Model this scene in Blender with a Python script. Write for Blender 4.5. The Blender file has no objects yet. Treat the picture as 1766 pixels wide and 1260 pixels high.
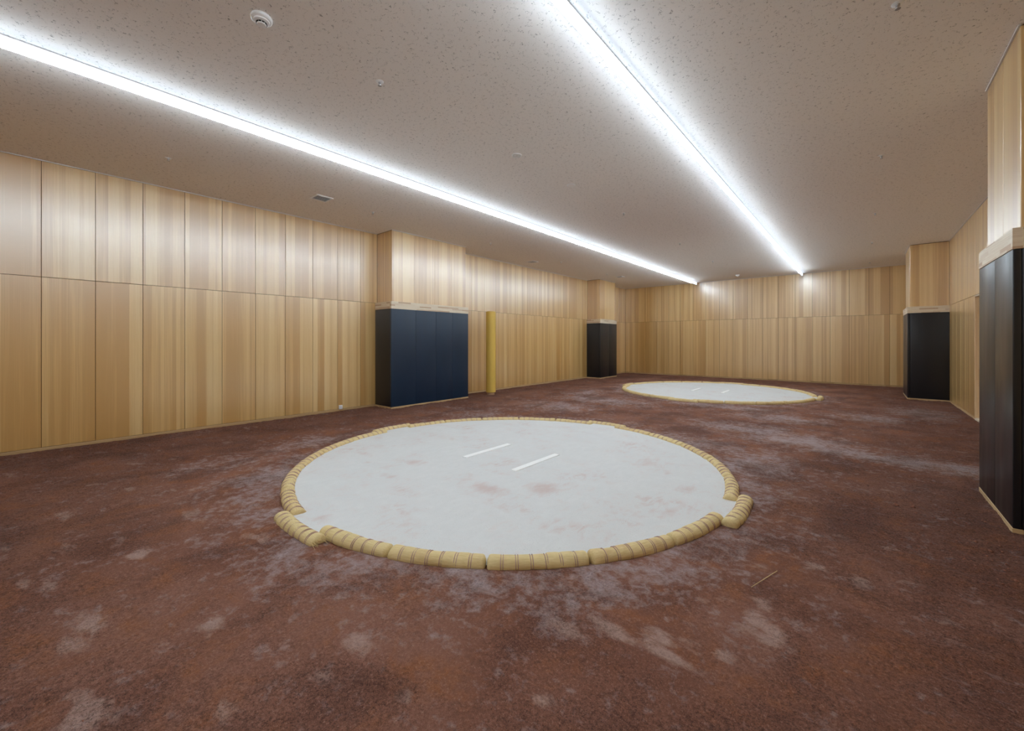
import bpy, bmesh, math, random
import numpy as np
from mathutils import Matrix, Vector

random.seed(7)
RNG = np.random.default_rng(11)
scene = bpy.context.scene
COL = scene.collection

# ------------------------------------------------------------------ camera, world, exposure
cam_data = bpy.data.cameras.new('camera')
cam_data.sensor_width = 36.0
cam_data.lens = 707.2 / 1766.0 * 36.0
cam_data.shift_y = -(630.0 - 587.95) / 1766.0
cam_data.clip_start = 0.02
camera = bpy.data.objects.new('camera', cam_data)
camera.location = (0.0, 0.0, 1.4)
camera.rotation_euler = (math.radians(90.0), 0.0, math.radians(40.43))
COL.objects.link(camera)
scene.camera = camera

world = bpy.data.worlds.new('world')
world.use_nodes = True
world.node_tree.nodes['Background'].inputs[0].default_value = (0.0, 0.0, 0.0, 1)
scene.world = world

scene.view_settings.view_transform = 'Standard'
scene.view_settings.look = 'None'
scene.view_settings.gamma = 1.0
scene.view_settings.use_curve_mapping = False
scene.view_settings.exposure = 0.0
LAMP_DOWN = 103.0        # lens facing down
LAMP_SIDE = 4.0         # dimmer flanks of the lens
LAMP_COLOR = (0.775, 0.905, 1.0)

# ------------------------------------------------------------------ room numbers (metres)
XL, XR = -7.974, 1.546
YF, YB = -3.4, 17.13
ZC = 3.713            # ceiling
ZS = 2.220            # seam between the two rows of panels
RINGS = [(-3.20, 3.725), (-3.20, 12.33)]

# ------------------------------------------------------------------ helpers
def put(o, label=None, category=None, group=None, kind=None):
    if label: o['label'] = label
    if category: o['category'] = category
    if group: o['group'] = group
    if kind: o['kind'] = kind
    return o

def adopt(o, parent):
    """parent without moving (things are never rotated when they have children placed this way)"""
    o.parent = parent
    o.matrix_parent_inverse = Matrix.Translation(-Vector(parent.location))
    return o

def link(name, mesh, mat=None, parent=None, loc=(0, 0, 0), rz=0.0):
    o = bpy.data.objects.new(name, mesh)
    COL.objects.link(o)
    o.location = loc
    o.rotation_euler = (0, 0, rz)
    if mat is not None and len(mesh.materials) == 0:
        mesh.materials.append(mat)
    if parent is not None:
        adopt(o, parent)
    return o

def empty(name, loc):
    o = bpy.data.objects.new(name, None)
    o.empty_display_size = 0.2
    COL.objects.link(o)
    o.location = loc
    return o

def smooth(mesh, angle=40):
    for p in mesh.polygons: p.use_smooth = True
    try: mesh.set_sharp_from_angle(angle=math.radians(angle))
    except Exception: pass

def pydata(name, verts, faces, sm=False):
    m = bpy.data.meshes.new(name)
    m.from_pydata([tuple(v) for v in verts], [], [tuple(f) for f in faces])
    m.update()
    if sm: smooth(m)
    return m

def box_mesh(name, x0, x1, y0, y1, z0, z1, bevel=0.0, seg=1):
    bm = bmesh.new()
    bmesh.ops.create_cube(bm, size=1.0)
    for v in bm.verts:
        v.co = Vector((x0 + (v.co.x + .5) * (x1 - x0), y0 + (v.co.y + .5) * (y1 - y0), z0 + (v.co.z + .5) * (z1 - z0)))
    if bevel > 0:
        bmesh.ops.bevel(bm, geom=list(bm.edges), offset=bevel, segments=seg, affect='EDGES', profile=0.5)
    m = bpy.data.meshes.new(name)
    bm.to_mesh(m); bm.free()
    if seg > 1: smooth(m, 50)
    return m

def box(name, mat, x0, x1, y0, y1, z0, z1, parent=None, bevel=0.0, seg=1):
    """box in world coordinates whose origin is its own base centre"""
    cx, cy = (x0 + x1) / 2, (y0 + y1) / 2
    m = box_mesh(name, x0 - cx, x1 - cx, y0 - cy, y1 - cy, 0, z1 - z0, bevel, seg)
    return link(name, m, mat, parent, (cx, cy, z0))

def lathe(name, prof, n=32, sm=True, cap=True):
    """prof: list of (r, z)"""
    V, F = [], []
    for r, z in prof:
        for k in range(n):
            a = 2 * math.pi * k / n
            V.append((r * math.cos(a), r * math.sin(a), z))
    for i in range(len(prof) - 1):
        for k in range(n):
            a, b = i * n + k, i * n + (k + 1) % n
            F.append((a, b, b + n, a + n))
    if cap:
        F.append(tuple(range(n - 1, -1, -1)))
        F.append(tuple(range((len(prof) - 1) * n, len(prof) * n)))
    m = pydata(name, V, F)
    bm = bmesh.new(); bm.from_mesh(m)
    bmesh.ops.recalc_face_normals(bm, faces=bm.faces)
    bm.to_mesh(m); bm.free()
    if sm: smooth(m, 35)
    return m

class Noise2:
    """smooth value noise, vectorised"""
    def __init__(self, seed):
        self.t = np.random.default_rng(seed).random((256, 256))
    def one(self, x, y):
        xi, yi = np.floor(x).astype(int), np.floor(y).astype(int)
        fx, fy = x - xi, y - yi
        fx, fy = fx * fx * (3 - 2 * fx), fy * fy * (3 - 2 * fy)
        t = self.t
        a = t[xi & 255, yi & 255]; b = t[(xi + 1) & 255, yi & 255]
        c = t[xi & 255, (yi + 1) & 255]; d = t[(xi + 1) & 255, (yi + 1) & 255]
        return (a * (1 - fx) + b * fx) * (1 - fy) + (c * (1 - fx) + d * fx) * fy
    def fbm(self, x, y, octs=4):
        s, a, n = 0, 0.5, 0
        for k in range(octs):
            s = s + a * self.one(x * 2 ** k + 17.3 * k, y * 2 ** k + 5.1 * k); n += a; a *= 0.5
        return s / n

# ------------------------------------------------------------------ materials
def new_mat(name):
    m = bpy.data.materials.new(name)
    m.use_nodes = True
    nt = m.node_tree
    return m, nt, nt.nodes['Principled BSDF']

def N(nt, kind, **kw):
    n = nt.nodes.new(kind)
    for k, v in kw.items():
        if k == 'inp':
            for i, val in v.items(): n.inputs[i].default_value = val
        else: setattr(n, k, v)
    return n

def math_node(nt, op, a, b=None, c=None, clamp=False):
    n = nt.nodes.new('ShaderNodeMath'); n.operation = op; n.use_clamp = clamp
    for i, x in enumerate((a, b, c)):
        if x is None: continue
        if isinstance(x, (int, float)): n.inputs[i].default_value = x
        else: nt.links.new(x, n.inputs[i])
    return n.outputs[0]

def mix(nt, fac, a, b, mode='MIX'):
    n = nt.nodes.new('ShaderNodeMix'); n.data_type = 'RGBA'; n.blend_type = mode
    for sock, x in ((n.inputs[0], fac), (n.inputs[6], a), (n.inputs[7], b)):
        if isinstance(x, (int, float)): sock.default_value = x
        elif isinstance(x, tuple): sock.default_value = (x[0], x[1], x[2], 1)
        else: nt.links.new(x, sock)
    return n.outputs[2]

def ramp(nt, fac, stops, interp='LINEAR'):
    n = nt.nodes.new('ShaderNodeValToRGB')
    cr = n.color_ramp; cr.interpolation = interp
    while len(cr.elements) < len(stops): cr.elements.new(0.5)
    for e, (p, c) in zip(cr.elements, stops):
        e.position = p; e.color = (c, c, c, 1) if isinstance(c, (int, float)) else (c[0], c[1], c[2], 1)
    nt.links.new(fac, n.inputs[0])
    return n.outputs[0]

def noise(nt, vec, scale, detail=3.0, rough=0.5, dist=0.0):
    n = nt.nodes.new('ShaderNodeTexNoise')
    n.inputs['Scale'].default_value = scale; n.inputs['Detail'].default_value = detail
    n.inputs['Roughness'].default_value = rough; n.inputs['Distortion'].default_value = dist
    if vec is not None: nt.links.new(vec, n.inputs['Vector'])
    return n.outputs[0]

def scaled(nt, vec, sx, sy, sz):
    n = nt.nodes.new('ShaderNodeMapping'); n.vector_type = 'POINT'
    n.inputs['Scale'].default_value = (sx, sy, sz)
    nt.links.new(vec, n.inputs['Vector'])
    return n.outputs[0]

def bump(nt, bsdf, height, strength, dist):
    n = nt.nodes.new('ShaderNodeBump')
    n.inputs['Strength'].default_value = strength; n.inputs['Distance'].default_value = dist
    nt.links.new(height, n.inputs['Height'])
    nt.links.new(n.outputs[0], bsdf.inputs['Normal'])

def own_coords(nt):
    """object coordinates pushed by a random amount, so that every copy has its own grain"""
    tc = N(nt, 'ShaderNodeTexCoord'); oi = N(nt, 'ShaderNodeObjectInfo')
    sh = math_node(nt, 'MULTIPLY', oi.outputs['Random'], 37.0)
    cx = N(nt, 'ShaderNodeCombineXYZ')
    for i in range(3): nt.links.new(sh, cx.inputs[i])
    ad = N(nt, 'ShaderNodeVectorMath', operation='ADD')
    nt.links.new(tc.outputs['Object'], ad.inputs[0]); nt.links.new(cx.outputs[0], ad.inputs[1])
    return ad.outputs[0], oi.outputs['Random']

def wood_panel(name, light, mid, dark, rough=0.32):
    m, nt, b = new_mat(name)
    v, rnd = own_coords(nt)
    sep = N(nt, 'ShaderNodeSeparateXYZ'); nt.links.new(v, sep.inputs[0])
    # veneer strips of unequal width
    def strips(scale):
        vo = N(nt, 'ShaderNodeTexVoronoi', voronoi_dimensions='1D', feature='F1')
        vo.inputs['Scale'].default_value = scale
        nt.links.new(sep.outputs[0], vo.inputs['W'])
        sc = N(nt, 'ShaderNodeSeparateColor'); nt.links.new(vo.outputs['Color'], sc.inputs[0])
        return sc.outputs[0]
    s1, s2 = strips(7.5), strips(21.0)
    figure = noise(nt, scaled(nt, v, 14, 14, 0.55), 1.0, 3.0, 0.55, 0.4)
    grain = noise(nt, scaled(nt, v, 170, 170, 0.9), 1.0, 3.0, 0.6)
    fine = noise(nt, scaled(nt, v, 420, 420, 7), 1.0, 2.0, 0.5)
    t = math_node(nt, 'MULTIPLY', s1, 0.48)
    t = math_node(nt, 'MULTIPLY_ADD', s2, 0.26, t)
    t = math_node(nt, 'MULTIPLY_ADD', figure, 0.42, t)
    t = math_node(nt, 'MULTIPLY_ADD', grain, 0.46, t)
    t = math_node(nt, 'MULTIPLY_ADD', rnd, 0.10, t)
    c = ramp(nt, t, [(0.46, light), (0.80, mid), (1.0, dark)])
    c = mix(nt, ramp(nt, fine, [(0.42, 0.0), (0.62, 0.16)]), c, dark)
    nt.links.new(c, b.inputs['Base Color'])
    b.inputs['Roughness'].default_value = rough
    b.inputs['Specular IOR Level'].default_value = 1.0
    b.inputs['Coat Weight'].default_value = 1.0
    b.inputs['Coat Roughness'].default_value = 0.31
    b.inputs['Coat IOR'].default_value = 2.35
    return m

def laminated(name, pale, brown, along=0):
    """finger-jointed laminated board: short blocks of slightly different tone"""
    m, nt, b = new_mat(name)
    v, rnd = own_coords(nt)
    sep = N(nt, 'ShaderNodeSeparateXYZ'); nt.links.new(v, sep.inputs[0])
    length, row = (sep.outputs[0], sep.outputs[2]) if along == 0 else (sep.outputs[2], sep.outputs[0])
    r = math_node(nt, 'FLOOR', math_node(nt, 'MULTIPLY', row, 32.0))
    l = math_node(nt, 'MULTIPLY_ADD', length, 3.2, math_node(nt, 'MULTIPLY', r, 0.37))
    l = math_node(nt, 'FLOOR', l)
    cx = N(nt, 'ShaderNodeCombineXYZ'); nt.links.new(r, cx.inputs[0]); nt.links.new(l, cx.inputs[1])
    wn = N(nt, 'ShaderNodeTexWhiteNoise', noise_dimensions='2D'); nt.links.new(cx.outputs[0], wn.inputs['Vector'])
    f = ramp(nt, wn.outputs[0], [(0.0, 0.0), (0.55, 0.12), (0.82, 0.22), (0.9, 0.85)])
    sc = (4, 4, 160) if along == 0 else (160, 160, 3)
    g = noise(nt, scaled(nt, v, *sc), 1.0, 3.0, 0.5)
    c = mix(nt, f, pale, brown)
    c = mix(nt, ramp(nt, g, [(0.35, 0.0), (0.7, 0.35)]), c, brown)
    nt.links.new(c, b.inputs['Base Color'])
    b.inputs['Roughness'].default_value = 0.5
    return m

def plain(name, col, rough=0.5, spec=0.5, metal=0.0, var=0.06, scale=30, bumpy=0.0):
    m, nt, b = new_mat(name)
    tc = N(nt, 'ShaderNodeTexCoord')
    n = noise(nt, tc.outputs['Object'], scale, 3.0)
    c = mix(nt, n, tuple(x * (1 - var) for x in col), tuple(min(1, x * (1 + var)) for x in col))
    nt.links.new(c, b.inputs['Base Color'])
    b.inputs['Roughness'].default_value = rough
    b.inputs['Specular IOR Level'].default_value = spec
    b.inputs['Metallic'].default_value = metal
    if bumpy: bump(nt, b, n, bumpy, 0.002)
    return m

def vinyl(name, col, rough=0.42):
    m, nt, b = new_mat(name)
    v, _ = own_coords(nt)
    g = noise(nt, v, 320, 2.0)
    big = noise(nt, scaled(nt, v, 6, 6, 1.2), 1.0, 3.0)
    c = mix(nt, big, tuple(x * 0.82 for x in col), tuple(x * 1.15 for x in col))
    nt.links.new(c, b.inputs['Base Color'])
    r = ramp(nt, big, [(0.3, rough - 0.05), (0.7, rough + 0.07)])
    nt.links.new(r, b.inputs['Roughness'])
    bump(nt, b, g, 0.10, 0.0015)
    return m

def ceiling_material():
    m, nt, b = new_mat('rock_wool_ceiling')
    tc = N(nt, 'ShaderNodeTexCoord'); v = tc.outputs['Object']
    worm = noise(nt, v, 34.0, 1.0, 0.5, 0.6)
    line = math_node(nt, 'ABSOLUTE', math_node(nt, 'SUBTRACT', worm, 0.5))
    line = ramp(nt, line, [(0.0, 1.0), (0.030, 0.0)])
    gate = ramp(nt, noise(nt, v, 27.0, 2.0, 0.6), [(0.535, 0.0), (0.575, 1.0)])
    fleck = math_node(nt, 'MULTIPLY', line, gate)
    pits = ramp(nt, noise(nt, v, 95.0, 2.0), [(0.66, 0.0), (0.74, 1.0)])
    f = math_node(nt, 'MAXIMUM', math_node(nt, 'MULTIPLY', fleck, 0.75), math_node(nt, 'MULTIPLY', pits, 0.22))
    soft = noise(nt, v, 60.0, 3.0)
    c = mix(nt, soft, (0.925, 0.87, 0.825), (0.96, 0.91, 0.87))
    c = mix(nt, f, c, (0.22, 0.19, 0.17))
    nt.links.new(c, b.inputs['Base Color'])
    b.inputs['Roughness'].default_value = 0.9
    b.inputs['Specular IOR Level'].default_value = 0.15
    bump(nt, b, math_node(nt, 'SUBTRACT', 1.0, f), 0.35, 0.003)
    return m

def soil_material(name='red_clay_soil'):
    m, nt, b = new_mat(name)
    tc = N(nt, 'ShaderNodeTexCoord'); v = tc.outputs['Object']
    at = N(nt, 'ShaderNodeAttribute', attribute_name='dust_sheen')
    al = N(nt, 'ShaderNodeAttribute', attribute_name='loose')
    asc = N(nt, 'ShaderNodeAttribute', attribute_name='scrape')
    dust_sheen, loose, scrape = at.outputs['Fac'], al.outputs['Fac'], asc.outputs['Fac']
    big = noise(nt, v, 0.9, 5.0, 0.6, 0.6)
    med = noise(nt, v, 3.2, 6.0, 0.62, 0.5)
    sml = noise(nt, v, 14.0, 5.0, 0.65, 0.3)
    grit = noise(nt, v, 75.0, 4.0, 0.7)
    fine = noise(nt, v, 230.0, 3.0, 0.7)
    base = mix(nt, ramp(nt, big, [(0.36, 0.0), (0.62, 1.0)]), (0.178, 0.069, 0.041), (0.262, 0.118, 0.080))
    rust = math_node(nt, 'MULTIPLY', ramp(nt, med, [(0.50, 0.0), (0.64, 1.0)]), ramp(nt, sml, [(0.38, 0.2), (0.6, 1.0)]))
    c = mix(nt, math_node(nt, 'MULTIPLY', rust, 0.85), base, (0.290, 0.108, 0.045))
    # pale film of carried-out white sand, plus lamp sheen painted into the colour
    pale = math_node(nt, 'MULTIPLY_ADD', dust_sheen, 0.50, math_node(nt, 'MULTIPLY', math_node(nt, 'SUBTRACT', sml, 0.5), 1.25))
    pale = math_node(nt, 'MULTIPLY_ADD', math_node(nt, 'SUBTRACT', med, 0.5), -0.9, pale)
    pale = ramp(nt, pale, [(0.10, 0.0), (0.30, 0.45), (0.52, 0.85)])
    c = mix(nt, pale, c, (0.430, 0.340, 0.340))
    # small scraped light patches
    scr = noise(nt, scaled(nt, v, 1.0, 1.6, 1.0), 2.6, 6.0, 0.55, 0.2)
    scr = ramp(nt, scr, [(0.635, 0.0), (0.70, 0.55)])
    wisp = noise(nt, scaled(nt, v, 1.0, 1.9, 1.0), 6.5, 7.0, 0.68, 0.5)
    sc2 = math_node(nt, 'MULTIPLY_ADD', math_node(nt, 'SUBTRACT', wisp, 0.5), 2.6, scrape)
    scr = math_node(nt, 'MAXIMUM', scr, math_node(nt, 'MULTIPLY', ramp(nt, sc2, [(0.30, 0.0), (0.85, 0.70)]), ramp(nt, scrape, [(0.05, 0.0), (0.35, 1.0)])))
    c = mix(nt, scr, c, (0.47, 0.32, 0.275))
    # damp dark zones and trodden smooth zones
    zone = noise(nt, scaled(nt, v, 1.0, 0.8, 1.0), 1.7, 4.0, 0.6, 0.5)
    c = mix(nt, ramp(nt, zone, [(0.34, 0.55), (0.50, 0.0)]), c, (0.115, 0.046, 0.032))
    rough_zone = math_node(nt, 'MULTIPLY_ADD', loose, 0.8, ramp(nt, zone, [(0.38, 1.0), (0.60, 0.30)]), clamp=True)
    clump = noise(nt, v, 34.0, 6.0, 0.75, 0.4)
    ck = math_node(nt, 'MULTIPLY', ramp(nt, clump, [(0.36, 0.55), (0.50, 0.0)]), rough_zone)
    c = mix(nt, ck, c, (0.060, 0.022, 0.014))
    # grains
    g = math_node(nt, 'MULTIPLY_ADD', fine, 0.5, math_node(nt, 'MULTIPLY', grit, 0.5))
    dk = mix(nt, 0.72, c, (0.025, 0.010, 0.007))
    c = mix(nt, math_node(nt, 'MULTIPLY', ramp(nt, g, [(0.40, 1.0), (0.51, 0.0)]), rough_zone), c, dk)
    c = mix(nt, ramp(nt, g, [(0.55, 0.0), (0.68, 0.55)]), c, (0.52, 0.34, 0.27))
    nt.links.new(c, b.inputs['Base Color'])
    r = ramp(nt, dust_sheen, [(0.0, 0.95), (1.0, 0.72)])
    nt.links.new(r, b.inputs['Roughness'])
    b.inputs['Specular IOR Level'].default_value = 0.3
    h = math_node(nt, 'MULTIPLY_ADD', grit, 1.0, math_node(nt, 'MULTIPLY', fine, 0.45))
    h = math_node(nt, 'MULTIPLY_ADD', sml, 1.2, h)
    n = nt.nodes.new('ShaderNodeBump')
    n.inputs['Distance'].default_value = 0.02
    nt.links.new(h, n.inputs['Height'])
    nt.links.new(ramp(nt, loose, [(0.0, 0.55), (1.0, 1.0)]), n.inputs['Strength'])
    nt.links.new(n.outputs[0], b.inputs['Normal'])
    return m

def sand_material():
    m, nt, b = new_mat('white_ring_sand')
    tc = N(nt, 'ShaderNodeTexCoord'); v = tc.outputs['Object']
    a = noise(nt, scaled(nt, v, 1.0, 1.5, 1.0), 1.5, 5.0, 0.6, 0.3)
    s = noise(nt, scaled(nt, v, 2.2, 1.0, 1.0), 7.0, 5.0, 0.65, 0.5)
    fine = noise(nt, v, 150.0, 3.0, 0.7)
    at = N(nt, 'ShaderNodeAttribute', attribute_name='scuff')
    k = math_node(nt, 'MULTIPLY', ramp(nt, a, [(0.48, 0.0), (0.70, 0.8)]), ramp(nt, s, [(0.44, 0.0), (0.68, 1.0)]))
    k2 = math_node(nt, 'MULTIPLY_ADD', math_node(nt, 'SUBTRACT', s, 0.5), 1.6, at.outputs['Fac'])
    k = math_node(nt, 'MAXIMUM', k, ramp(nt, k2, [(0.36, 0.0), (1.15, 0.62)]))
    c = mix(nt, s, (0.655, 0.655, 0.645), (0.755, 0.755, 0.745))
    c = mix(nt, math_node(nt, 'MULTIPLY', k, 0.9), c, (0.58, 0.40, 0.36))
    c = mix(nt, ramp(nt, fine, [(0.29, 0.75), (0.37, 0.0)]), c, (0.30, 0.26, 0.23))
    nt.links.new(c, b.inputs['Base Color'])
    b.inputs['Roughness'].default_value = 0.9
    b.inputs['Specular IOR Level'].default_value = 0.2
    bump(nt, b, math_node(nt, 'MULTIPLY_ADD', s, 0.8, fine), 0.35, 0.006)
    return m

def straw_material():
    m, nt, b = new_mat('woven_straw')
    v, rnd = own_coords(nt)
    g = noise(nt, scaled(nt, v, 130, 14, 130), 1.0, 4.0, 0.6)
    w = noise(nt, v, 9.0, 4.0, 0.6)
    c = mix(nt, ramp(nt, g, [(0.3, 0.0), (0.7, 1.0)]), (0.62, 0.45, 0.20), (0.78, 0.62, 0.335))
    c = mix(nt, ramp(nt, w, [(0.52, 0.0), (0.72, 0.45)]), c, (0.50, 0.27, 0.13))
    c = mix(nt, math_node(nt, 'MULTIPLY', rnd, 0.35), c, (0.76, 0.65, 0.34))
    nt.links.new(c, b.inputs['Base Color'])
    b.inputs['Roughness'].default_value = 0.7
    b.inputs['Specular IOR Level'].default_value = 0.25
    bump(nt, b, g, 0.5, 0.004)
    return m

def emitter(name, col, strength):
    m, nt, b = new_mat(name)
    b.inputs['Base Color'].default_value = (0.8, 0.8, 0.8, 1)
    b.inputs['Emission Color'].default_value = (*col, 1)
    b.inputs['Emission Strength'].default_value = strength
    return m

M = {}
M['panel'] = wood_panel('pale_wood_veneer', (0.85, 0.60, 0.262), (0.74, 0.465, 0.160), (0.58, 0.310, 0.074))
M['strip_wood'] = laminated('laminated_pale_wood', (0.84, 0.74, 0.58), (0.55, 0.36, 0.22))
M['jamb_wood'] = laminated('laminated_jamb_wood', (0.86, 0.66, 0.40), (0.52, 0.29, 0.12), along=1)
M['base_wood'] = laminated('base_strip_wood', (0.66, 0.45, 0.24), (0.44, 0.27, 0.12))
M['gap'] = plain('dark_joint_backing', (0.10, 0.060, 0.032), 0.9, 0.1)
M['black_pad'] = vinyl('black_vinyl', (0.0100, 0.0105, 0.0135), 0.33)
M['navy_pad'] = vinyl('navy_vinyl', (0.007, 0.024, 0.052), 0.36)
M['yellow_pad'] = vinyl('yellow_vinyl', (0.74, 0.49, 0.10), 0.42)
M['ceiling'] = ceiling_material()
M['soil'] = soil_material()
M['sand'] = sand_material()
M['straw'] = straw_material()
M['cord'] = plain('mauve_cord', (0.48, 0.31, 0.26), 0.8, 0.2, var=0.25, scale=200)
M['line'] = plain('white_line_paint', (0.93, 0.93, 0.92), 0.6, 0.3, var=0.02, scale=60)
M['white'] = plain('white_plastic', (0.93, 0.92, 0.91), 0.4, 0.5, var=0.02)
M['black'] = plain('black_plastic', (0.01, 0.01, 0.01), 0.6, 0.3)
M['steel'] = plain('satin_steel', (0.55, 0.55, 0.56), 0.35, 0.5, 0.9, var=0.05)
M['alu'] = plain('grey_aluminium', (0.76, 0.73, 0.71), 0.5, 0.5, 0.0, var=0.04)
M['post'] = plain('bare_timber', (0.52, 0.33, 0.20), 0.7, 0.3, var=0.25, scale=14)
M['diffuser'] = emitter('glowing_diffuser', (0.62, 0.80, 1.0), LAMP_SIDE)
M['lens'] = emitter('glowing_lens', LAMP_COLOR, LAMP_DOWN)
M['clod'] = plain('clay_clods', (0.27, 0.115, 0.075), 0.95, 0.2, var=0.45, scale=3.0)

# ------------------------------------------------------------------ floor
def build_floor():
    x, xs = XL - 0.02, []
    while x < XR + 0.36:
        xs.append(x); x += 0.0135 if x > -4.2 and x < 1.2 else 0.032
    xs = np.array(xs)
    y, ys = YF - 0.05, []
    while y < YB + 0.05:
        ys.append(y)
        y += 0.0135 if -0.3 < y < 3.6 else (0.03 if 0 < y < 6 else (0.05 if y < 9 and y > 0 else 0.09))
    ys.append(YB + 0.05); ys = np.array(ys)
    X, Y = np.meshgrid(xs, ys, indexing='ij')
    n1, n2 = Noise2(3), Noise2(5)
    wall = np.minimum.reduce([X - XL, XR - X, YB - Y, Y - YF])
    ring = np.minimum.reduce([np.hypot(X - cx, Y - cy) for cx, cy in RINGS])
    loose = np.clip(1.15 - wall / 1.7, 0, 1)
    loose = np.maximum(loose, np.clip(1.2 - np.hypot(X - 0.9, Y - 4.3) / 1.8, 0, 1))
    loose = np.maximum(loose, 0.65 * np.clip((ring - 3.1) / 1.0, 0, 1) * (Y < 6))
    loose *= 0.45 + 0.55 * n1.fbm(X * 1.3, Y * 1.3, 3) * 1.4
    loose = np.clip(loose, 0, 1)
    Z = (n1.fbm(X * 0.7, Y * 0.7, 3) - 0.5) * 0.022
    Z += (n2.fbm(X * 5.0, Y * 5.0, 4) - 0.5) * (0.010 + 0.022 * loose)
    Z += (n1.fbm(X * 17.0, Y * 17.0, 2) - 0.5) * (0.004 + 0.016 * loose)
    Z += (n2.fbm(X * 38.0, Y * 38.0, 2) - 0.5) * (0.004 + 0.012 * loose)
    edge = np.clip(1 - wall / 0.12, 0, 1)
    Z = Z * (1 - 0.6 * edge)
    # the clay lies a little lower under the ring sand
    inr = np.clip((2.42 - ring) / 0.12, 0, 1)
    Z = Z * (1 - inr) - 0.03 * inr
    dust_sheen = np.clip(1 - np.abs(ring - 2.5) / 0.6, 0, 1) * 0.45
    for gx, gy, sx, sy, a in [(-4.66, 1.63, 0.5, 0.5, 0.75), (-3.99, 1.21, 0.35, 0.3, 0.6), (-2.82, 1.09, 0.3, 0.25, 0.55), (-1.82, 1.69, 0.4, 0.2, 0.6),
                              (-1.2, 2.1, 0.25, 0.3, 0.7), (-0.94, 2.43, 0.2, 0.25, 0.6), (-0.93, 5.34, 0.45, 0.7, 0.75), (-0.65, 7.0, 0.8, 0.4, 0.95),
                              (-1.37, 7.39, 0.9, 0.5, 0.8), (-0.14, 6.65, 0.5, 0.3, 1.0), (0.38, 6.61, 0.5, 0.3, 1.0), (0.9, 6.6, 0.5, 0.3, 1.0),  # strong spots here paint the grazing lamp sheen as pale soil
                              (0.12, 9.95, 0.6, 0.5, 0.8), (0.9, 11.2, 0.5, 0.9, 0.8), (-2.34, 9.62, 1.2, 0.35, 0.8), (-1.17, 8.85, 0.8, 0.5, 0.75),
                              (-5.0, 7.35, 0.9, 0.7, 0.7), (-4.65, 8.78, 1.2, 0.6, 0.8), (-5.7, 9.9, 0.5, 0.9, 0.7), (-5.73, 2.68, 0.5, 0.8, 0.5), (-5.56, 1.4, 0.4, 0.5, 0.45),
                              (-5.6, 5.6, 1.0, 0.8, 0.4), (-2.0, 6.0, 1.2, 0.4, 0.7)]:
        dust_sheen = np.maximum(dust_sheen, a * np.exp(-((X - gx) / sx) ** 2 - ((Y - gy) / sy) ** 2))
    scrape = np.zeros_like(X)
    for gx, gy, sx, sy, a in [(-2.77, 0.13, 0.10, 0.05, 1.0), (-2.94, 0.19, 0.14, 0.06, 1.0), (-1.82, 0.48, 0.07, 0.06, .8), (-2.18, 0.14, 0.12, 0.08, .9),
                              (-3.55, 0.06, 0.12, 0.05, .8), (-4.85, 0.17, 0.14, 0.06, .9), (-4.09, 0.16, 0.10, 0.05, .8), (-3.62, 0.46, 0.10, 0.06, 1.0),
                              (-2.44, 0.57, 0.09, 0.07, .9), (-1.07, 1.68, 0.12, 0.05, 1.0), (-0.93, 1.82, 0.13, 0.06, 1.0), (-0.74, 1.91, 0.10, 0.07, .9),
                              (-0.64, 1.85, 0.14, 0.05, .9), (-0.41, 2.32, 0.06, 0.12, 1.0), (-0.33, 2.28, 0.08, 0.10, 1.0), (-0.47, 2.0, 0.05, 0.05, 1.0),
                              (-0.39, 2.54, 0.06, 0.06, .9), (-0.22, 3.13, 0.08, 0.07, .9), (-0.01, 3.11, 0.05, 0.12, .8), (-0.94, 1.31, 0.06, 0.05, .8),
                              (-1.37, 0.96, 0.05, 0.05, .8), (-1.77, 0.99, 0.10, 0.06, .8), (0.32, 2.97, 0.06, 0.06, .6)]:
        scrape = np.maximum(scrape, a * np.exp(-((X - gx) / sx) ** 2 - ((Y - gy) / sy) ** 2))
    dust_sheen = np.clip(dust_sheen, 0, 1)
    nx, ny = X.shape
    V = np.stack([X, Y, Z], -1).reshape(-1, 3)
    idx = np.arange(nx * ny).reshape(nx, ny)
    F = np.stack([idx[:-1, :-1], idx[1:, :-1], idx[1:, 1:], idx[:-1, 1:]], -1).reshape(-1, 4)
    m = bpy.data.meshes.new('floor')
    m.vertices.add(len(V)); m.vertices.foreach_set('co', V.astype(np.float32).ravel())
    m.loops.add(F.size); m.loops.foreach_set('vertex_index', F.astype(np.int32).ravel())
    m.polygons.add(len(F)); m.polygons.foreach_set('loop_start', np.arange(0, F.size, 4, dtype=np.int32))
    m.update(calc_edges=True); m.validate()
    m.polygons.foreach_set('use_smooth', np.ones(len(F), bool))
    for nm, arr in (('dust_sheen', dust_sheen), ('loose', loose), ('scrape', scrape)):
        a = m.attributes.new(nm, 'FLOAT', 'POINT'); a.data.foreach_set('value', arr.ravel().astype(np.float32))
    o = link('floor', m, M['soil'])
    put(o, 'uneven trodden floor of reddish brown clay soil with pale scuffs', 'floor', kind='structure')
    return X, Y, Z, loose
FX, FY, FZ, FLOOSE = build_floor()
def floor_z(x, y):
    i = int(np.clip(np.searchsorted(FX[:, 0], x), 0, FX.shape[0] - 1)); j = int(np.clip(np.searchsorted(FY[0], y), 0, FX.shape[1] - 1))
    return float(FZ[i, j])

# ------------------------------------------------------------------ walls with panels
PANELS = {}
def panel(parent, w, h, loc, rz, mat=None, t=0.012):
    key = (round(w, 3), round(h, 3), t, mat or 'panel')
    if key not in PANELS:
        me = box_mesh('panel', -w / 2, w / 2, -t, 0.0, 0, h, 0.0016)
        me.materials.append(M[mat or 'panel'])
        PANELS[key] = me
    return link('panel', PANELS[key], None, parent, loc, rz)

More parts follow.
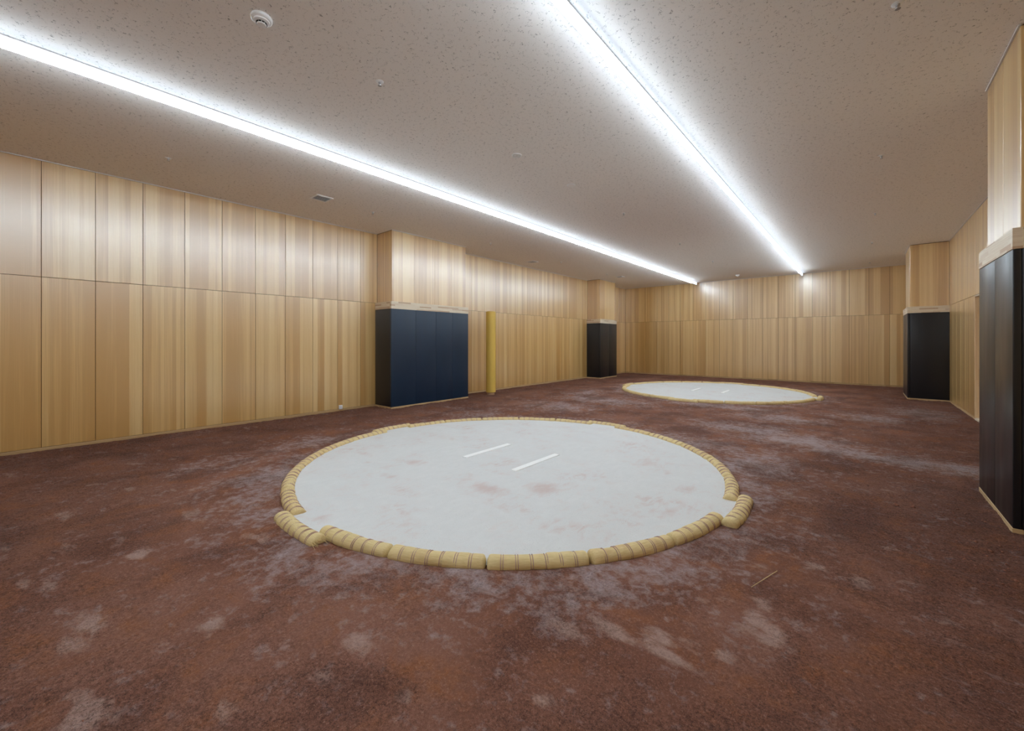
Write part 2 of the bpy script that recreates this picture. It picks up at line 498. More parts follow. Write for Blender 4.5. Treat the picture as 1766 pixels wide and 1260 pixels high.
GAP = 0.005
Z0, Z1 = 0.042, ZC - 0.012
def panel_run(parent, joints, place, rz, skip=lambda a, b, row: False):
    for a, b in zip(joints[:-1], joints[1:]):
        w = (b - a) - GAP
        c = (a + b) / 2
        for row, (z0, z1) in enumerate(((Z0, ZS - GAP / 2), (ZS + GAP / 2, Z1))):
            if skip(a, b, row): continue
            panel(parent, w, z1 - z0, (*place(c), z0), rz)

def wall(name, x0, x1, y0, y1, label):
    o = box(name, M['gap'], x0, x1, y0, y1, -0.08, ZC + 0.05)
    put(o, label, 'wall', kind='structure')
    return o
T = 0.012
w_left = wall('wall_left', XL - 0.20, XL - T, YF - 0.2, YB + 0.2, 'long wall of pale veneer panels behind the padded yellow pole')
w_back = wall('wall_back', XL - T, XR + T, YB + T, YB + 0.2, 'end wall of pale veneer panels where both line lamps stop')
w_front = wall('wall_front', XL - T, XR + T, YF - 0.2, YF - T, 'unbroken end wall of pale veneer panels')
# the right wall is open at the door recess
DOOR_Y0, DOOR_Y1, DOOR_Z = 9.20, 10.93, 2.190
def right_wall():
    bm = bmesh.new()
    def add(y0, y1, z0, z1):
        r = bmesh.ops.create_cube(bm, size=1.0)
        for v in r['verts']:
            v.co = Vector((XR + T + (v.co.x + .5) * 0.19, y0 + (v.co.y + .5) * (y1 - y0), z0 + (v.co.z + .5) * (z1 - z0)))
    add(YF - 0.2, DOOR_Y0 - 0.03, -0.08, ZC + 0.05)
    add(DOOR_Y1 + 0.03, YB + 0.2, -0.08, ZC + 0.05)
    add(DOOR_Y0 - 0.03, DOOR_Y1 + 0.03, DOOR_Z + 0.03, ZC + 0.05)
    m = bpy.data.meshes.new('wall_right'); bm.to_mesh(m); bm.free()
    return put(link('wall_right', m, M['gap']), 'long wall of pale veneer panels with the door recess', 'wall', kind='structure')
w_right = right_wall()

# left wall: joints measured between the pillars
P1 = dict(y0=4.86, y1=6.945, x=-7.415)     # wide pillar on the left wall
P2 = dict(y0=13.80, y1=15.05, x=-7.44)
R1 = dict(y0=4.69, y1=5.715, x=0.885)
R2 = dict(y0=13.74, y1=14.98, x=0.890)
jl = [0.088 + 0.4866 * k for k in range(-7, 10)]
jl = [YF] + [j for j in jl if j > YF + 0.05] + [P1['y0'] + 0.0]
panel_run(w_left, jl, lambda c: (XL - T, c), math.radians(90))
jl = [P1['y1']] + [7.69 + 0.4835 * k for k in range(-1, 13) if 7.69 + 0.4835 * k < P2['y0'] - 0.1] + [P2['y0']]
panel_run(w_left, jl, lambda c: (XL - T, c), math.radians(90))
jl = [P2['y1'], 15.5, 15.985, 16.47, YB]
panel_run(w_left, jl, lambda c: (XL - T, c), math.radians(90))
# back wall
jb = [XL] + [-0.30 + 0.4815 * k for k in range(-15, 4)] + [XR]
panel_run(w_back, jb, lambda c: (c, YB + T), 0.0)
# front wall
jf = [XL + (XR - XL) * k / 20 for k in range(21)]
panel_run(w_front, jf, lambda c: (c, YF - T), math.radians(180))
# right wall
def right_joints(a, b):
    n = max(1, round((b - a) / 0.4866)); return [a + (b - a) * k / n for k in range(n + 1)]
for a, b in ((YF, R1['y0']), (R1['y1'], DOOR_Y0), (DOOR_Y1, R2['y0']), (R2['y1'], YB)):
    panel_run(w_right, right_joints(a, b), lambda c: (XR + T, c), math.radians(-90))
def above_door(a, b, row): return row == 0
panel_run(w_right, right_joints(DOOR_Y0, DOOR_Y1), lambda c: (XR + T, c), math.radians(-90), above_door)

# baseboards
def baseboards(side, runs, axis, wallpos, inward):
    root = None
    for a, b in runs:
        lo, hi = sorted((wallpos - 0.010 * inward, wallpos + 0.004 * inward))
        args = (lo, hi, a, b) if axis == 'y' else (a, b, lo, hi)
        if root is None:
            root = box('baseboard_' + side, M['base_wood'], *args, -0.05, 0.038)
            put(root, 'thin pale wood strip along the foot of the %s wall' % side, 'baseboard', kind='structure')
        else:
            box('board', M['base_wood'], *args, -0.05, 0.038, parent=root)
baseboards('left', [(YF, P1['y0']), (P1['y1'], P2['y0']), (P2['y1'], YB)], 'y', XL, 1)
baseboards('right', [(DOOR_Y1, R2['y0']), (R2['y1'], YB), (R1['y1'], DOOR_Y0), (YF, R1['y0'])], 'y', XR, -1)
baseboards('back', [(XL, XR)], 'x', YB, -1)
baseboards('front', [(XL, XR)], 'x', YF, 1)

# thin grey edge moulding under the ceiling
tn = [0]
def moulding(x0, x1, y0, y1, label):
    tn[0] += 1
    o = box('trim_%d' % tn[0], M['alu'], x0, x1, y0, y1, ZC - 0.010, ZC + 0.004)
    put(o, label, 'trim', kind='structure')
E_ = 0.012
moulding(XL - 0.01, XL + E_, YF, P1['y0'], 'thin grey ceiling moulding on the panelled wall left of the navy pillar')
moulding(XL - 0.01, XL + E_, P1['y1'], P2['y0'], 'thin grey ceiling moulding above the padded yellow pole')
moulding(XL - 0.01, XL + E_, P2['y1'], YB, 'short thin grey ceiling moulding in the corner past the small black pillar')
moulding(XL, XR, YB - E_, YB + 0.01, 'thin grey ceiling moulding along the end wall')
moulding(XR - E_, XR + 0.01, R1['y1'], R2['y0'], 'thin grey ceiling moulding above the door recess')
moulding(XR - E_, XR + 0.01, R2['y1'], YB, 'short thin grey ceiling moulding in the corner behind a pillar')
moulding(XR - E_, XR + 0.01, YF, R1['y0'], 'thin grey ceiling moulding along the wall before the first pillar')

# door recess in the right wall
def door_recess():
    d = empty('door_1', (XR, (DOOR_Y0 + DOOR_Y1) / 2, 0.0))
    put(d, 'deep wooden door recess in the panelled wall beside the black pillar', 'door', kind='structure')
    x0, x1 = XR - 0.004, XR + 0.34
    box('jamb', M['jamb_wood'], x0, x1, DOOR_Y1, DOOR_Y1 + 0.025, -0.03, DOOR_Z + 0.025, d, 0.002)
    box('jamb', M['jamb_wood'], x0, x1, DOOR_Y0 - 0.025, DOOR_Y0, -0.03, DOOR_Z + 0.025, d, 0.002)
    box('head', M['strip_wood'], x0, x1, DOOR_Y0, DOOR_Y1, DOOR_Z, DOOR_Z + 0.025, d, 0.002)
    box('sill', M['strip_wood'], x0, x1, DOOR_Y0, DOOR_Y1, -0.06, 0.036, d, 0.002)
    leaf = box('door_leaf', M['panel'], x1 - 0.06, x1 - 0.02, DOOR_Y0, DOOR_Y1, 0.036, DOOR_Z, d, 0.003)
    h = box('handle', M['steel'], x1 - 0.066, x1 - 0.058, DOOR_Y0 + 0.10, DOOR_Y0 + 0.14, 0.95, 1.15, None, 0.002)
    h.parent = leaf
    h.matrix_parent_inverse = Matrix.Translation(-Vector(leaf.location))
    # backing that closes the recess
    box('back_board', M['gap'], x1, x1 + 0.02, DOOR_Y0 - 0.05, DOOR_Y1 + 0.05, -0.05, DOOR_Z + 0.05, d)
door_recess()

# ------------------------------------------------------------------ ceiling
c = box('ceiling', M['ceiling'], XL - 0.2, XR + 0.36, YF - 0.2, YB + 0.2, ZC, ZC + 0.06)
put(c, 'flat off-white acoustic board ceiling speckled with short fissures', 'ceiling', kind='structure')

# ------------------------------------------------------------------ padded pillars
PT = 0.045
def pad_mesh(w, h):
    bm = bmesh.new(); bmesh.ops.create_cube(bm, size=1.0)
    for v in bm.verts: v.co = Vector((v.co.x * w, (v.co.y + .5) * PT, (v.co.z + .5) * h))
    bmesh.ops.bevel(bm, geom=list(bm.edges), offset=0.006, segments=3, affect='EDGES', profile=0.5)
    m = bpy.data.meshes.new('pad'); bm.to_mesh(m); bm.free(); smooth(m, 60)
    return m

def pillar(P, side, splits, padmat, label, sidepad):
    """side = +1: stands on the left wall and faces +x; -1: on the right wall and faces -x"""
    wallx = XL if side > 0 else XR
    fx = P['x']; y0, y1 = P['y0'], P['y1']
    t = empty('padded_pillar', ((wallx + fx) / 2, (y0 + y1) / 2, 0.0))
    put(t, label, 'pillar', 'padded pillars along the side walls')
    lo, hi = sorted((wallx, fx))
    # core behind the cladding
    if side > 0: box('core', M['gap'], lo - T, fx - T, y0 + T, y1 - T, -0.05, ZC, t)
    else: box('core', M['gap'], fx + T, hi + T, y0 + T, y1 - T, -0.05, ZC, t)
    rz = math.radians(90 * side)
    js = [y0 + (y1 - y0) * s for s in splits]
    zt, zp, zb = 2.228, 2.070, 0.036
    for a, b in zip(js[:-1], js[1:]):
        panel(t, b - a - 0.004, Z1 - zt, (fx - T * side, (a + b) / 2, zt), rz)
        # proud pads, outer ones lap the corner
        aa = a - PT if a == js[0] else a
        bb = b + PT if b == js[-1] else b
        m = pad_mesh(bb - aa - 0.002, zp - zb); m.materials.append(M[padmat])
        link('pad', m, None, t, (fx + PT * side, (aa + bb) / 2, zb), rz)
    d = abs(fx - wallx)
    cx = (fx + wallx) / 2
    for yy, r in ((y0, 0.0), (y1, math.radians(180))):
        sgn = -1 if yy == y0 else 1
        panel(t, d - 0.004, Z1 - zt, (cx, yy - sgn * T, zt), r)
        m = pad_mesh(d - 0.002, zp - zb); m.materials.append(M[sidepad])
        link('pad', m, None, t, (cx, yy + sgn * PT, zb), r)
    # laminated ledge boards and plinth strips
    f0, f1 = sorted((fx - 0.004 * side, fx + (PT + 0.002) * side))
    def ledge(nm, a0, a1, b0, b1, z0, z1):
        ox, oy = (a0 + a1) / 2, (b0 + b1) / 2
        along_y = (b1 - b0) > (a1 - a0)
        if along_y:
            m = box_mesh(nm, -(b1 - b0) / 2, (b1 - b0) / 2, -(a1 - a0) / 2, (a1 - a0) / 2, 0, z1 - z0, 0.002)
            link(nm, m, M['base_wood' if nm == 'plinth' else 'strip_wood'], t, (ox, oy, z0), math.radians(90))
        else:
            m = box_mesh(nm, a0 - ox, a1 - ox, b0 - oy, b1 - oy, 0, z1 - z0, 0.002)
            link(nm, m, M['base_wood' if nm == 'plinth' else 'strip_wood'], t, (ox, oy, z0))
    ya, yb = y0 - PT - 0.002, y1 + PT + 0.002
    s0, s1 = sorted((wallx, fx - 0.004 * side))
    ledge('ledge_board', f0, f1, ya, yb, zp + 0.001, zt - 0.003)
    ledge('ledge_board', s0, s1, ya, y0 + 0.004, zp + 0.001, zt - 0.003)
    ledge('ledge_board', s0, s1, y1 - 0.004, yb, zp + 0.001, zt - 0.003)
    ledge('plinth', f0, f1, ya, yb, -0.05, zb - 0.001)
    ledge('plinth', s0, s1, ya, y0 + 0.004, -0.05, zb - 0.001)
    ledge('plinth', s0, s1, y1 - 0.004, yb, -0.05, zb - 0.001)
    # thin grey moulding where the cladding meets the ceiling
    m0, m1 = sorted((fx, fx + E_ * side))
    box('moulding', M['alu'], m0, m1, y0 - E_, y1 + E_, ZC - 0.010, ZC - 0.0005, t)
    return t
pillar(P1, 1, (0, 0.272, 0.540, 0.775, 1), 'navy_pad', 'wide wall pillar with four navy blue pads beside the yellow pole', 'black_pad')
pillar(P2, 1, (0, 0.5, 1), 'black_pad', 'narrow black-padded pillar on the yellow pole wall by the end wall corner', 'black_pad')
pillar(R2, -1, (0, 0.5, 1), 'black_pad', 'narrow black-padded pillar between the door recess and the end wall', 'black_pad')
pillar(R1, -1, (0, 0.47, 1), 'black_pad', 'black-padded pillar standing on the door wall in front of the recess', 'black_pad')

# ------------------------------------------------------------------ line lamps
def line_lamp(x, label):
    y0, y1 = YF + 0.06, 16.96
    t = empty('line_lamp', (x, (y0 + y1) / 2, ZC))
    put(t, label, 'ceiling light', 'linear ceiling lamps')
    box('mounting_rail', M['alu'], x - 0.014, x + 0.014, y0, y1, ZC - 0.014, ZC - 0.0005, t)
    # luminous flanks and a brighter lens underneath
    hw, bot = 0.0165, ZC - 0.100
    box('diffuser', M['diffuser'], x - hw, x + hw, y0, y1, bot + hw - 0.003, ZC - 0.0145, t)
    hw -= 0.0012
    prof = [(hw * math.cos(math.pi + math.pi * k / 8), bot + hw + hw * math.sin(math.pi + math.pi * k / 8) - ZC) for k in range(9)]
    n, hl = len(prof), (y1 - y0) / 2 - 0.65
    V = [(px, -hl, pz) for px, pz in prof] + [(px, hl, pz) for px, pz in prof]
    F = [(i, (i + 1) % n, n + (i + 1) % n, n + i) for i in range(n)] + [tuple(range(n)), tuple(range(2 * n - 1, n - 1, -1))]
    m = pydata('lens', V, F)
    bm = bmesh.new(); bm.from_mesh(m); bmesh.ops.recalc_face_normals(bm, faces=bm.faces); bm.to_mesh(m); bm.free()
    link('lens', m, M['lens'], t, (x, (y0 + y1) / 2, ZC))
    for yy in (y0, y1):
        box('end_cap', M['white'], x - 0.0175, x + 0.0175, yy - 0.003, yy + 0.003, bot - 0.001, ZC - 0.001, t)
line_lamp(-4.935, 'long glowing ceiling line lamp nearer the yellow pole wall')
line_lamp(-1.530, 'long glowing ceiling line lamp nearer the door wall')

# ------------------------------------------------------------------ straw rings
R_IN, R_OUT = 2.340, 2.452
def bale_mesh(length, R, lobes, seed, taper=0.82):
    rg = np.random.default_rng(seed)
    ns, na = 15 * lobes // 2 + 20, 18
    V, F = [], []
    hw, ht = 0.061, 0.053
    jit = rg.normal(0, 0.02, lobes + 1)
    for i in range(ns + 1):
        s = i / ns
        ph = (s * lobes) % 1.0
        k = min(int(s * lobes), lobes - 1)
        bulge = 1.0 - 0.085 * (abs(2 * ph - 1) ** 5)
        e = min(s, 1 - s) * length
        end = math.sqrt(max(0.0, 1 - (1 - min(1, e / 0.022)) ** 2))
        end = taper * 0.72 + (1 - taper * 0.72) * end
        r = bulge * end * (1 + jit[k])
        a = (s - 0.5) * length / R
        for j in range(na):
            th = 2 * math.pi * j / na
            w = 1 + 0.035 * math.sin(3 * th + seed + 9 * s)
            rad = R + hw * r * w * math.cos(th)
            z = ht * r * w * math.sin(th) + 0.004
            V.append((rad * math.cos(a) - R, rad * math.sin(a), z))
    for i in range(ns):
        for j in range(na):
            a, b = i * na + j, i * na + (j + 1) % na
            F.append((a, a + na, b + na, b))
    F.append(tuple(range(na))); F.append(tuple(range((ns + 1) * na - 1, ns * na - 1, -1)))
    m = pydata('straw', V, F)
    bm = bmesh.new(); bm.from_mesh(m); bmesh.ops.recalc_face_normals(bm, faces=bm.faces); bm.to_mesh(m); bm.free()
    smooth(m, 70)
    m.materials.append(M['straw'])
    return m

def cord_mesh():
    """two thin binding loops round the bale, in a plane across it"""
    V, F = [], []
    nt_, na = 6, 18
    for off in (-0.0075, 0.0075):
        base = len(V)
        for j in range(na + 1):
            th = -0.15 * math.pi + 1.3 * math.pi * j / na
            for q in range(nt_):
                ph = 2 * math.pi * q / nt_
                r = 0.0030
                rad = 1.0 + 0.0
                x = (0.0580 + r * math.cos(ph)) * math.cos(th)
                z = (0.0505 + r * math.cos(ph)) * math.sin(th) + 0.004
                V.append((x, off + r * math.sin(ph), z))
        for j in range(na):
            for q in range(nt_):
                a, b = base + j * nt_ + q, base + j * nt_ + (q + 1) % nt_
                F.append((a, b, b + nt_, a + nt_))
    m = pydata('cord', V, F, True)
    m.materials.append(M['cord'])
    return m
CORD = cord_mesh()

def tuft_mesh(seed):
    rg = random.Random(seed); V, F = [], []
    for k in range(26):
        th = rg.uniform(0.05, 0.95) * math.pi
        rr = rg.uniform(0.5, 1.0)
        p = Vector((0.055 * rr * math.cos(th), 0.0, 0.05 * rr * math.sin(th)))
        d = Vector((rg.uniform(-.35, .35), 1.0, rg.uniform(-.35, .15))).normalized() * rg.uniform(0.03, 0.075)
        w = 0.0035
        b = len(V)
        V += [p + Vector((-w, -0.02, 0)), p + Vector((w, -0.02, 0)), p + Vector((0, -0.02, w)), p + d]
        F += [(b, b + 1, b + 3), (b + 1, b + 2, b + 3), (b + 2, b, b + 3), (b, b + 2, b + 1)]
    m = pydata('frayed_straw', V, F); m.materials.append(M['straw'])
    return m

ARC = math.radians(16.0)
L_REG, L_TOK = R_IN * ARC - 0.012, R_OUT * math.radians(15.4)
REG = [bale_mesh(L_REG, R_IN, 7, s) for s in (1, 2, 3, 4)]
TOK = [bale_mesh(L_TOK, R_OUT, 8, s) for s in (11, 12)]

def place_bale(ring, ang, kind, k, label, group, detailed):
    cx, cy = RINGS[ring]
    R = R_IN if kind == 'reg' else R_OUT
    mesh = REG[k % 4] if kind == 'reg' else TOK[k % 2]
    lob = 7 if kind == 'reg' else 8
    L = L_REG if kind == 'reg' else L_TOK
    loc = Vector((cx + R * math.cos(ang), cy + R * math.sin(ang), 0.0))
    t = bpy.data.objects.new('straw_bale', None)
    t.empty_display_size = 0.05
    COL.objects.link(t)
    t.location = loc
    t.rotation_euler = (0, 0, ang + random.uniform(-0.012, 0.012))
    put(t, label, 'straw bale', group)
    b = bpy.data.objects.new('straw', mesh); COL.objects.link(b); b.parent = t
    if detailed:
        for q in range(1, lob):
            a = (q / lob - 0.5) * L / R
            o = bpy.data.objects.new('cord', CORD); COL.objects.link(o); o.parent = t
            o.location = (R * math.cos(a) - R, R * math.sin(a), 0); o.rotation_euler = (0, 0, a)
    return t

NEAR = 'ring beside the navy pillar'
FAR = 'ring by the end wall'
SHORT = ['navy pillar ring', 'end wall ring']
ORD = ['first', 'second', 'third', 'fourth', 'fifth']
QUARTER = [('end wall', 'door wall bale'), ('yellow pole', 'end wall bale'), ('open floor', 'yellow pole bale'), ('door wall', 'open floor bale')]
def ring(i, where):
    group = 'straw bales edging the ' + where
    k = 0
    for q in range(4):
        for j in range(5):
            ang = math.radians(90 * q + 5.0 + 16.0 * j + 8.0)
            lab = '%s straw bale towards the %s after the outset %s, %s' % (ORD[j], QUARTER[q][0], QUARTER[q][1], SHORT[i])
            place_bale(i, ang, 'reg', k, lab, group, i == 0)
            k += 1
    sides = ['towards the door wall, ', 'towards the end wall, ', 'towards the yellow pole wall, ', 'towards the open floor, ']
    for q in range(4):
        lab = 'straw bale set outward ' + sides[q] + where
        t = place_bale(i, math.radians(90 * q + (0.5 if q != 1 else 0)), 'tok', q, lab, None, i == 0)
        if i == 0 and q == 3:
            L = L_TOK / R_OUT / 2
            f = bpy.data.objects.new('frayed_straw', tuft_mesh(3)); COL.objects.link(f); f.parent = t
            f.location = (R_OUT * math.cos(L) - R_OUT, R_OUT * math.sin(L), 0.0); f.rotation_euler = (0, 0, L)
ring(0, NEAR)
ring(1, FAR)

SCUFFS = [(0.55, -0.95, 0.28, 0.16, 1.0), (0.93, -0.60, 0.20, 0.22, 1.0), (-0.47, -1.35, 0.22, 0.08, 0.75), (-0.68, -0.89, 0.2, 0.14, 0.8),
          (-1.48, -1.07, 0.3, 0.10, 0.65), (0.66, -1.96, 0.25, 0.15, 0.5), (1.34, 0.83, 0.22, 0.35, 0.65), (1.96, 0.25, 0.12, 0.2, 0.75),
          (2.01, -0.38, 0.10, 0.2, 0.75), (0.0, -2.26, 0.12, 0.10, 0.8), (-0.53, 1.0, 0.3, 0.3, 0.35), (1.2, -1.4, 0.2, 0.2, 0.4), (0.2, -0.3, 0.3, 0.12, 0.4)]
def sand(i, where, z=0.020):
    cx, cy = RINGS[i]
    nz = Noise2(21 + i)
    nr, na = (64, 220) if i == 0 else (24, 128)
    V, F = [(0, 0, z)], []
    for a in range(na):
        th = 2 * math.pi * a / na
        d = abs((math.degrees(th) + 45) % 90 - 45)
        lim = 2.335 if d > 6.0 else 2.455
        for r in range(1, nr + 1):
            rr = lim * r / nr
            x, y = rr * math.cos(th), rr * math.sin(th)
            h = (nz.fbm(np.array([x * 1.3 + 40]), np.array([y * 1.3 + 40]), 3)[0] - 0.5) * 0.010
            h += (nz.fbm(np.array([x * 9 + 40]), np.array([y * 9 + 40]), 3)[0] - 0.5) * 0.006
            V.append((x, y, z + h if r < nr else z - 0.03))
    for a in range(na):
        b = (a + 1) % na
        F.append((0, 1 + a * nr, 1 + b * nr))
        for r in range(nr - 1):
            p, q = 1 + a * nr + r, 1 + b * nr + r
            F.append((p, p + 1, q + 1, q))
    m = pydata('ring_sand', V, F, False)
    P = np.array(V); sc = np.zeros(len(P))
    for gx, gy, sx, sy, a in SCUFFS:
        sc = np.maximum(sc, a * np.exp(-((P[:, 0] - gx) / sx) ** 2 - ((P[:, 1] - gy) / sy) ** 2))
    if i: sc *= 0.5
    at = m.attributes.new('scuff', 'FLOAT', 'POINT'); at.data.foreach_set('value', sc.astype(np.float32))
    for p in m.polygons: p.use_smooth = True
    o = link('ring_sand', m, M['sand'], None, (cx, cy, 0.0))
    put(o, 'round bed of white sand with faint red scuffs filling the ' + where, 'sand', 'white sand inside the rings', 'stuff')
sand(0, 'straw ' + NEAR)
sand(1, 'straw ' + FAR)

def starting_line(i, dx, which, where):
    cx, cy = RINGS[i]
    m = box_mesh('starting_line', -0.038, 0.038, -0.41, 0.41, 0, 0.012, 0.003)
    o = link('starting_line', m, M['line'], None, (cx + dx, cy + (0.02 if i == 0 else -0.03), 0.016))
    put(o, 'white starting line nearer the %s in the %s' % (which, where), 'line')
for i, w in ((0, NEAR), (1, FAR)):
    starting_line(i, -0.385, 'yellow pole wall', w)
    starting_line(i, 0.380, 'door wall', w)

# ------------------------------------------------------------------ padded striking pole
def pole():
    x, y = -7.40, 7.83
    t = empty('striking_pole', (x, y, 0))
    put(t, 'round wooden striking pole wrapped in a yellow pad, standing clear of the panelled wall', 'pole')
    r = 0.128
    link('pad', lathe('pad', [(r - 0.012, 0.062), (r, 0.07), (r, 2.165), (r - 0.012, 2.172)], 40), M['yellow_pad'], t, (x, y, 0))
    link('post', lathe('post', [(0.098, -0.06), (0.098, 2.165), (0.09, 2.178)], 32), M['post'], t, (x, y, 0))
    for a in (0.9,):
        m = box_mesh('seam', -0.004, 0.004, -0.002, 0.002, 0, 2.08, 0.001)
        link('seam', m, M['yellow_pad'], t, (x + r * math.cos(math.radians(150)), y + r * math.sin(math.radians(150)), 0.075), math.radians(60))
pole()

# ------------------------------------------------------------------ ceiling fittings
def smoke_detector(x, y, label, detailed=True):
    t = empty('smoke_detector', (x, y, ZC))
    put(t, label, 'smoke detector')
    at = (x, y, ZC)
    link('base', lathe('base', [(0.066, -0.0005), (0.068, -0.006), (0.068, -0.020), (0.060, -0.026)], 40), M['white'], t, at)
    link('housing', lathe('housing', [(0.052, -0.024), (0.050, -0.036), (0.036, -0.042)], 40), M['white'], t, at)
    link('cap', lathe('cap', [(0.031, -0.040), (0.031, -0.054), (0.028, -0.058)], 40), M['white'], t, at)
    if detailed:
        for k in range(10):
            a = 2 * math.pi * k / 10
            m = box_mesh('slot', -0.0082, 0.0082, -0.003, 0.003, 0, 0.0085, 0.001)
            link('slot', m, M['black'], t, (x + 0.0320 * math.cos(a), y + 0.0320 * math.sin(a), ZC - 0.0515), a + math.pi / 2)
smoke_detector(-3.262, 1.07, 'white round smoke detector with black slots on the ceiling between the line lamps')
smoke_detector(-3.29, 16.02, 'small white smoke detector on the ceiling close to the end wall', False)

SPR = {}
def sprinkler(x, y, label, s=1.0):
    t = empty('sprinkler', (x, y, ZC))
    put(t, label, 'sprinkler', 'ceiling sprinkler heads')
    if not SPR:
        SPR['p'] = lathe('plate', [(0.034, -0.0005), (0.034, -0.003), (0.026, -0.007)], 24)
        SPR['n'] = lathe('nozzle', [(0.013, -0.006), (0.013, -0.020), (0.007, -0.024), (0.006, -0.034)], 16)
        SPR['d'] = lathe('deflector', [(0.010, -0.033), (0.017, -0.036), (0.016, -0.039)], 16)
        SPR['p'].materials.append(M['white']); SPR['n'].materials.append(M['steel']); SPR['d'].materials.append(M['steel'])
    for nm, k in (('plate', 'p'), ('nozzle', 'n'), ('deflector', 'd')):
        link(nm, SPR[k], None, t, (x, y, ZC))
for xs_, ys_, row in ((-6.67, (12.87, 10.03, 7.05, 3.98, 1.13), 'along the yellow pole wall'),
                      (-3.27, (12.79, 9.96, 6.95, 2.02), 'between the line lamps'),
                      (0.19, (15.96, 12.76, 9.90, 6.874, 3.855), 'along the door wall')):
    for q, yy in enumerate(ys_):
        sprinkler(xs_, yy, 'steel ceiling sprinkler, %s from the end wall in the row %s' % (ORD[q], row))

def round_fitting(x, y, r, rings, label, cat):
    t = empty('ceiling_speaker' if rings else 'cover_plate', (x, y, ZC))
    put(t, label, cat)
    link('rim', lathe('rim', [(r, -0.0005), (r, -0.004), (r - 0.008, -0.008), (r - 0.012, -0.008), (r - 0.014, -0.003)], 40), M['white'], t, (x, y, ZC))
    if rings:
        link('grille', lathe('grille', [(r - 0.016, -0.002), (r - 0.017, -0.0045), (r - 0.03, -0.0045)], 32), M['alu'], t, (x, y, ZC))
        for k in range(2):
            q = r - 0.026 - 0.014 * k
            link('ring', lathe('ring', [(q, -0.004), (q, -0.008), (q - 0.005, -0.008), (q - 0.005, -0.004)], 32, cap=False), M['white'], t, (x, y, ZC))
    else:
        link('disc', lathe('disc', [(r - 0.014, -0.0005), (r - 0.015, -0.005), (r - 0.02, -0.006)], 32), M['ceiling_paint'], t, (x, y, ZC))
M['ceiling_paint'] = plain('off_white_paint', (0.95, 0.90, 0.86), 0.8, 0.2, var=0.03)
round_fitting(-3.267, 3.925, 0.063, True, 'small round grey-grilled speaker in the ceiling over the sand', 'speaker')
round_fitting(-3.277, 5.20, 0.063, False, 'small round blank plate in the ceiling between the line lamps', 'cover plate')

M['duct'] = plain('brown_duct', (0.22, 0.17, 0.13), 0.7)
def vent(x, y, label):
    t = empty('ceiling_vent', (x, y, ZC))
    put(t, label, 'vent', 'square ceiling vents')
    w, d = 0.135, 0.135
    z0, z1 = ZC - 0.012, ZC - 0.0005
    box('frame', M['white'], x - w, x - w + 0.028, y - d, y + d, z0, z1, t, 0.002)
    box('frame', M['white'], x + w - 0.028, x + w, y - d, y + d, z0, z1, t, 0.002)
    box('frame', M['white'], x - w + 0.028, x + w - 0.028, y - d, y - d + 0.028, z0, z1, t, 0.002)
    box('frame', M['white'], x - w + 0.028, x + w - 0.028, y + d - 0.028, y + d, z0, z1, t, 0.002)
    box('duct_plate', M['duct'], x - w + 0.02, x + w - 0.02, y - d + 0.02, y + d - 0.02, ZC - 0.003, ZC - 0.0006, t)
    for k in range(7):
        xx = x - w + 0.042 + k * (2 * w - 0.084) / 6
        o = box('slat', M['white'], xx - 0.008, xx + 0.008, y - d + 0.028, y + d - 0.028, ZC - 0.0095, ZC - 0.0075, t)
        o.rotation_euler = (0, math.radians(35), 0)
vent(-6.645, 3.05, 'square slatted vent on the ceiling beside the wide navy pillar')
vent(-6.60, 13.73, 'square slatted vent on the ceiling beside the narrow pillar at the corner')
vent(-7.30, 9.48, 'square slatted vent on the ceiling above the yellow pole wall')

# small outlet at the foot of the left wall
def outlet():
    y, z = 4.035, 0.06
    t = empty('wall_outlet', (XL, y, 0.03))
    put(t, 'small white outlet box at the foot of the panelled wall beside the navy pillar', 'outlet')
    box('box', M['white'], XL, XL + 0.03, y - 0.035, y + 0.035, 0.034, 0.115, t, 0.004, 2)
    box('cover', M['alu'], XL + 0.03, XL + 0.034, y - 0.024, y + 0.024, 0.05, 0.10, t, 0.001)
outlet()

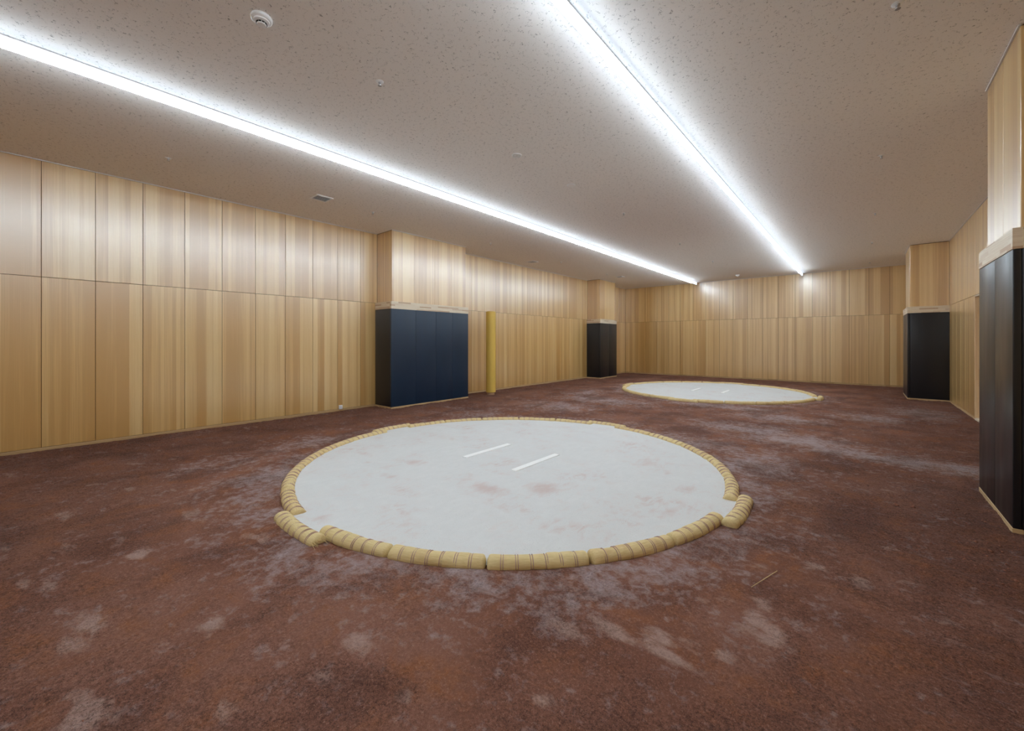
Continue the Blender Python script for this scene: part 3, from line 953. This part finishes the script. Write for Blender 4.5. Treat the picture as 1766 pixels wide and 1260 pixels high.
# ------------------------------------------------------------------ loose clods and bits on the clay
def clods():
    oct_v = np.array([(1, 0, 0), (-1, 0, 0), (0, 1, 0), (0, -1, 0), (0, 0, 1), (0, 0, -1)], float)
    oct_f = np.array([(0, 2, 4), (2, 1, 4), (1, 3, 4), (3, 0, 4), (2, 0, 5), (1, 2, 5), (3, 1, 5), (0, 3, 5)])
    rg = np.random.default_rng(5)
    n = 60000
    x = rg.uniform(XL + 0.03, XR - 0.03, n)
    y = np.where(rg.random(n) < 0.7, rg.uniform(-1.0, 5.5, n), rg.uniform(-1.0, YB - 0.05, n))
    i = np.clip(np.searchsorted(FX[:, 0], x), 0, FX.shape[0] - 1); j = np.clip(np.searchsorted(FY[0], y), 0, FX.shape[1] - 1)
    lo = FLOOSE[i, j]; z = FZ[i, j]
    rd = np.minimum.reduce([np.hypot(x - cx, y - cy) for cx, cy in RINGS])
    pil = np.zeros(n, bool)
    for P, s in ((P1, 1), (P2, 1), (R1, -1), (R2, -1)):
        fx = P['x'] + 0.06 * s
        pil |= ((x < fx) if s > 0 else (x > fx)) & (y > P['y0'] - 0.07) & (y < P['y1'] + 0.07)
    keep = (rg.random(n) < 0.10 + 0.9 * lo) & (rd > 2.62) & ~pil
    x, y, z, lo = x[keep], y[keep], z[keep], lo[keep]
    k = len(x)
    size = 0.0014 + rg.gamma(1.3, 0.0016, k) * (0.4 + lo)
    nearp = np.hypot(x - 0.75, y - 4.4) < 0.9
    size = np.where(nearp, size * 1.5, size)
    size = np.minimum(size, 0.022)
    V = oct_v[None] * (size[:, None, None] * rg.uniform(0.6, 1.3, (k, 6, 1)))
    a = rg.uniform(0, 6.28, k); ca, sa = np.cos(a)[:, None], np.sin(a)[:, None]
    vx, vy = V[..., 0] * ca - V[..., 1] * sa, V[..., 0] * sa + V[..., 1] * ca
    P = np.stack([vx + x[:, None], vy + y[:, None], V[..., 2] * 0.6 + (z + size * 0.1)[:, None]], -1).reshape(-1, 3)
    F = (oct_f[None] + (np.arange(k) * 6)[:, None, None]).reshape(-1, 3)
    m = bpy.data.meshes.new('soil_clods')
    m.vertices.add(len(P)); m.vertices.foreach_set('co', P.astype(np.float32).ravel())
    m.loops.add(F.size); m.loops.foreach_set('vertex_index', F.astype(np.int32).ravel())
    m.polygons.add(len(F)); m.polygons.foreach_set('loop_start', np.arange(0, F.size, 3, dtype=np.int32))
    m.update(calc_edges=True)
    o = link('soil_clods', m, M['clod'])
    put(o, 'loose reddish crumbs of clay scattered over the floor', 'soil', kind='stuff')
clods()

def straw_piece(x, y, L, ang):
    m = lathe('straw_piece', [(0.0016, -L / 2), (0.002, 0), (0.0012, L / 2)], 6)
    o = link('straw_piece', m, M['straw'], None, (x, y, floor_z(x, y) + 0.006))
    o.rotation_euler = (math.radians(90), 0, ang)
    put(o, 'single thin piece of straw lying on the clay outside the ring', 'straw')
straw_piece(-0.43, 2.78, 0.30, math.radians(-16.5))
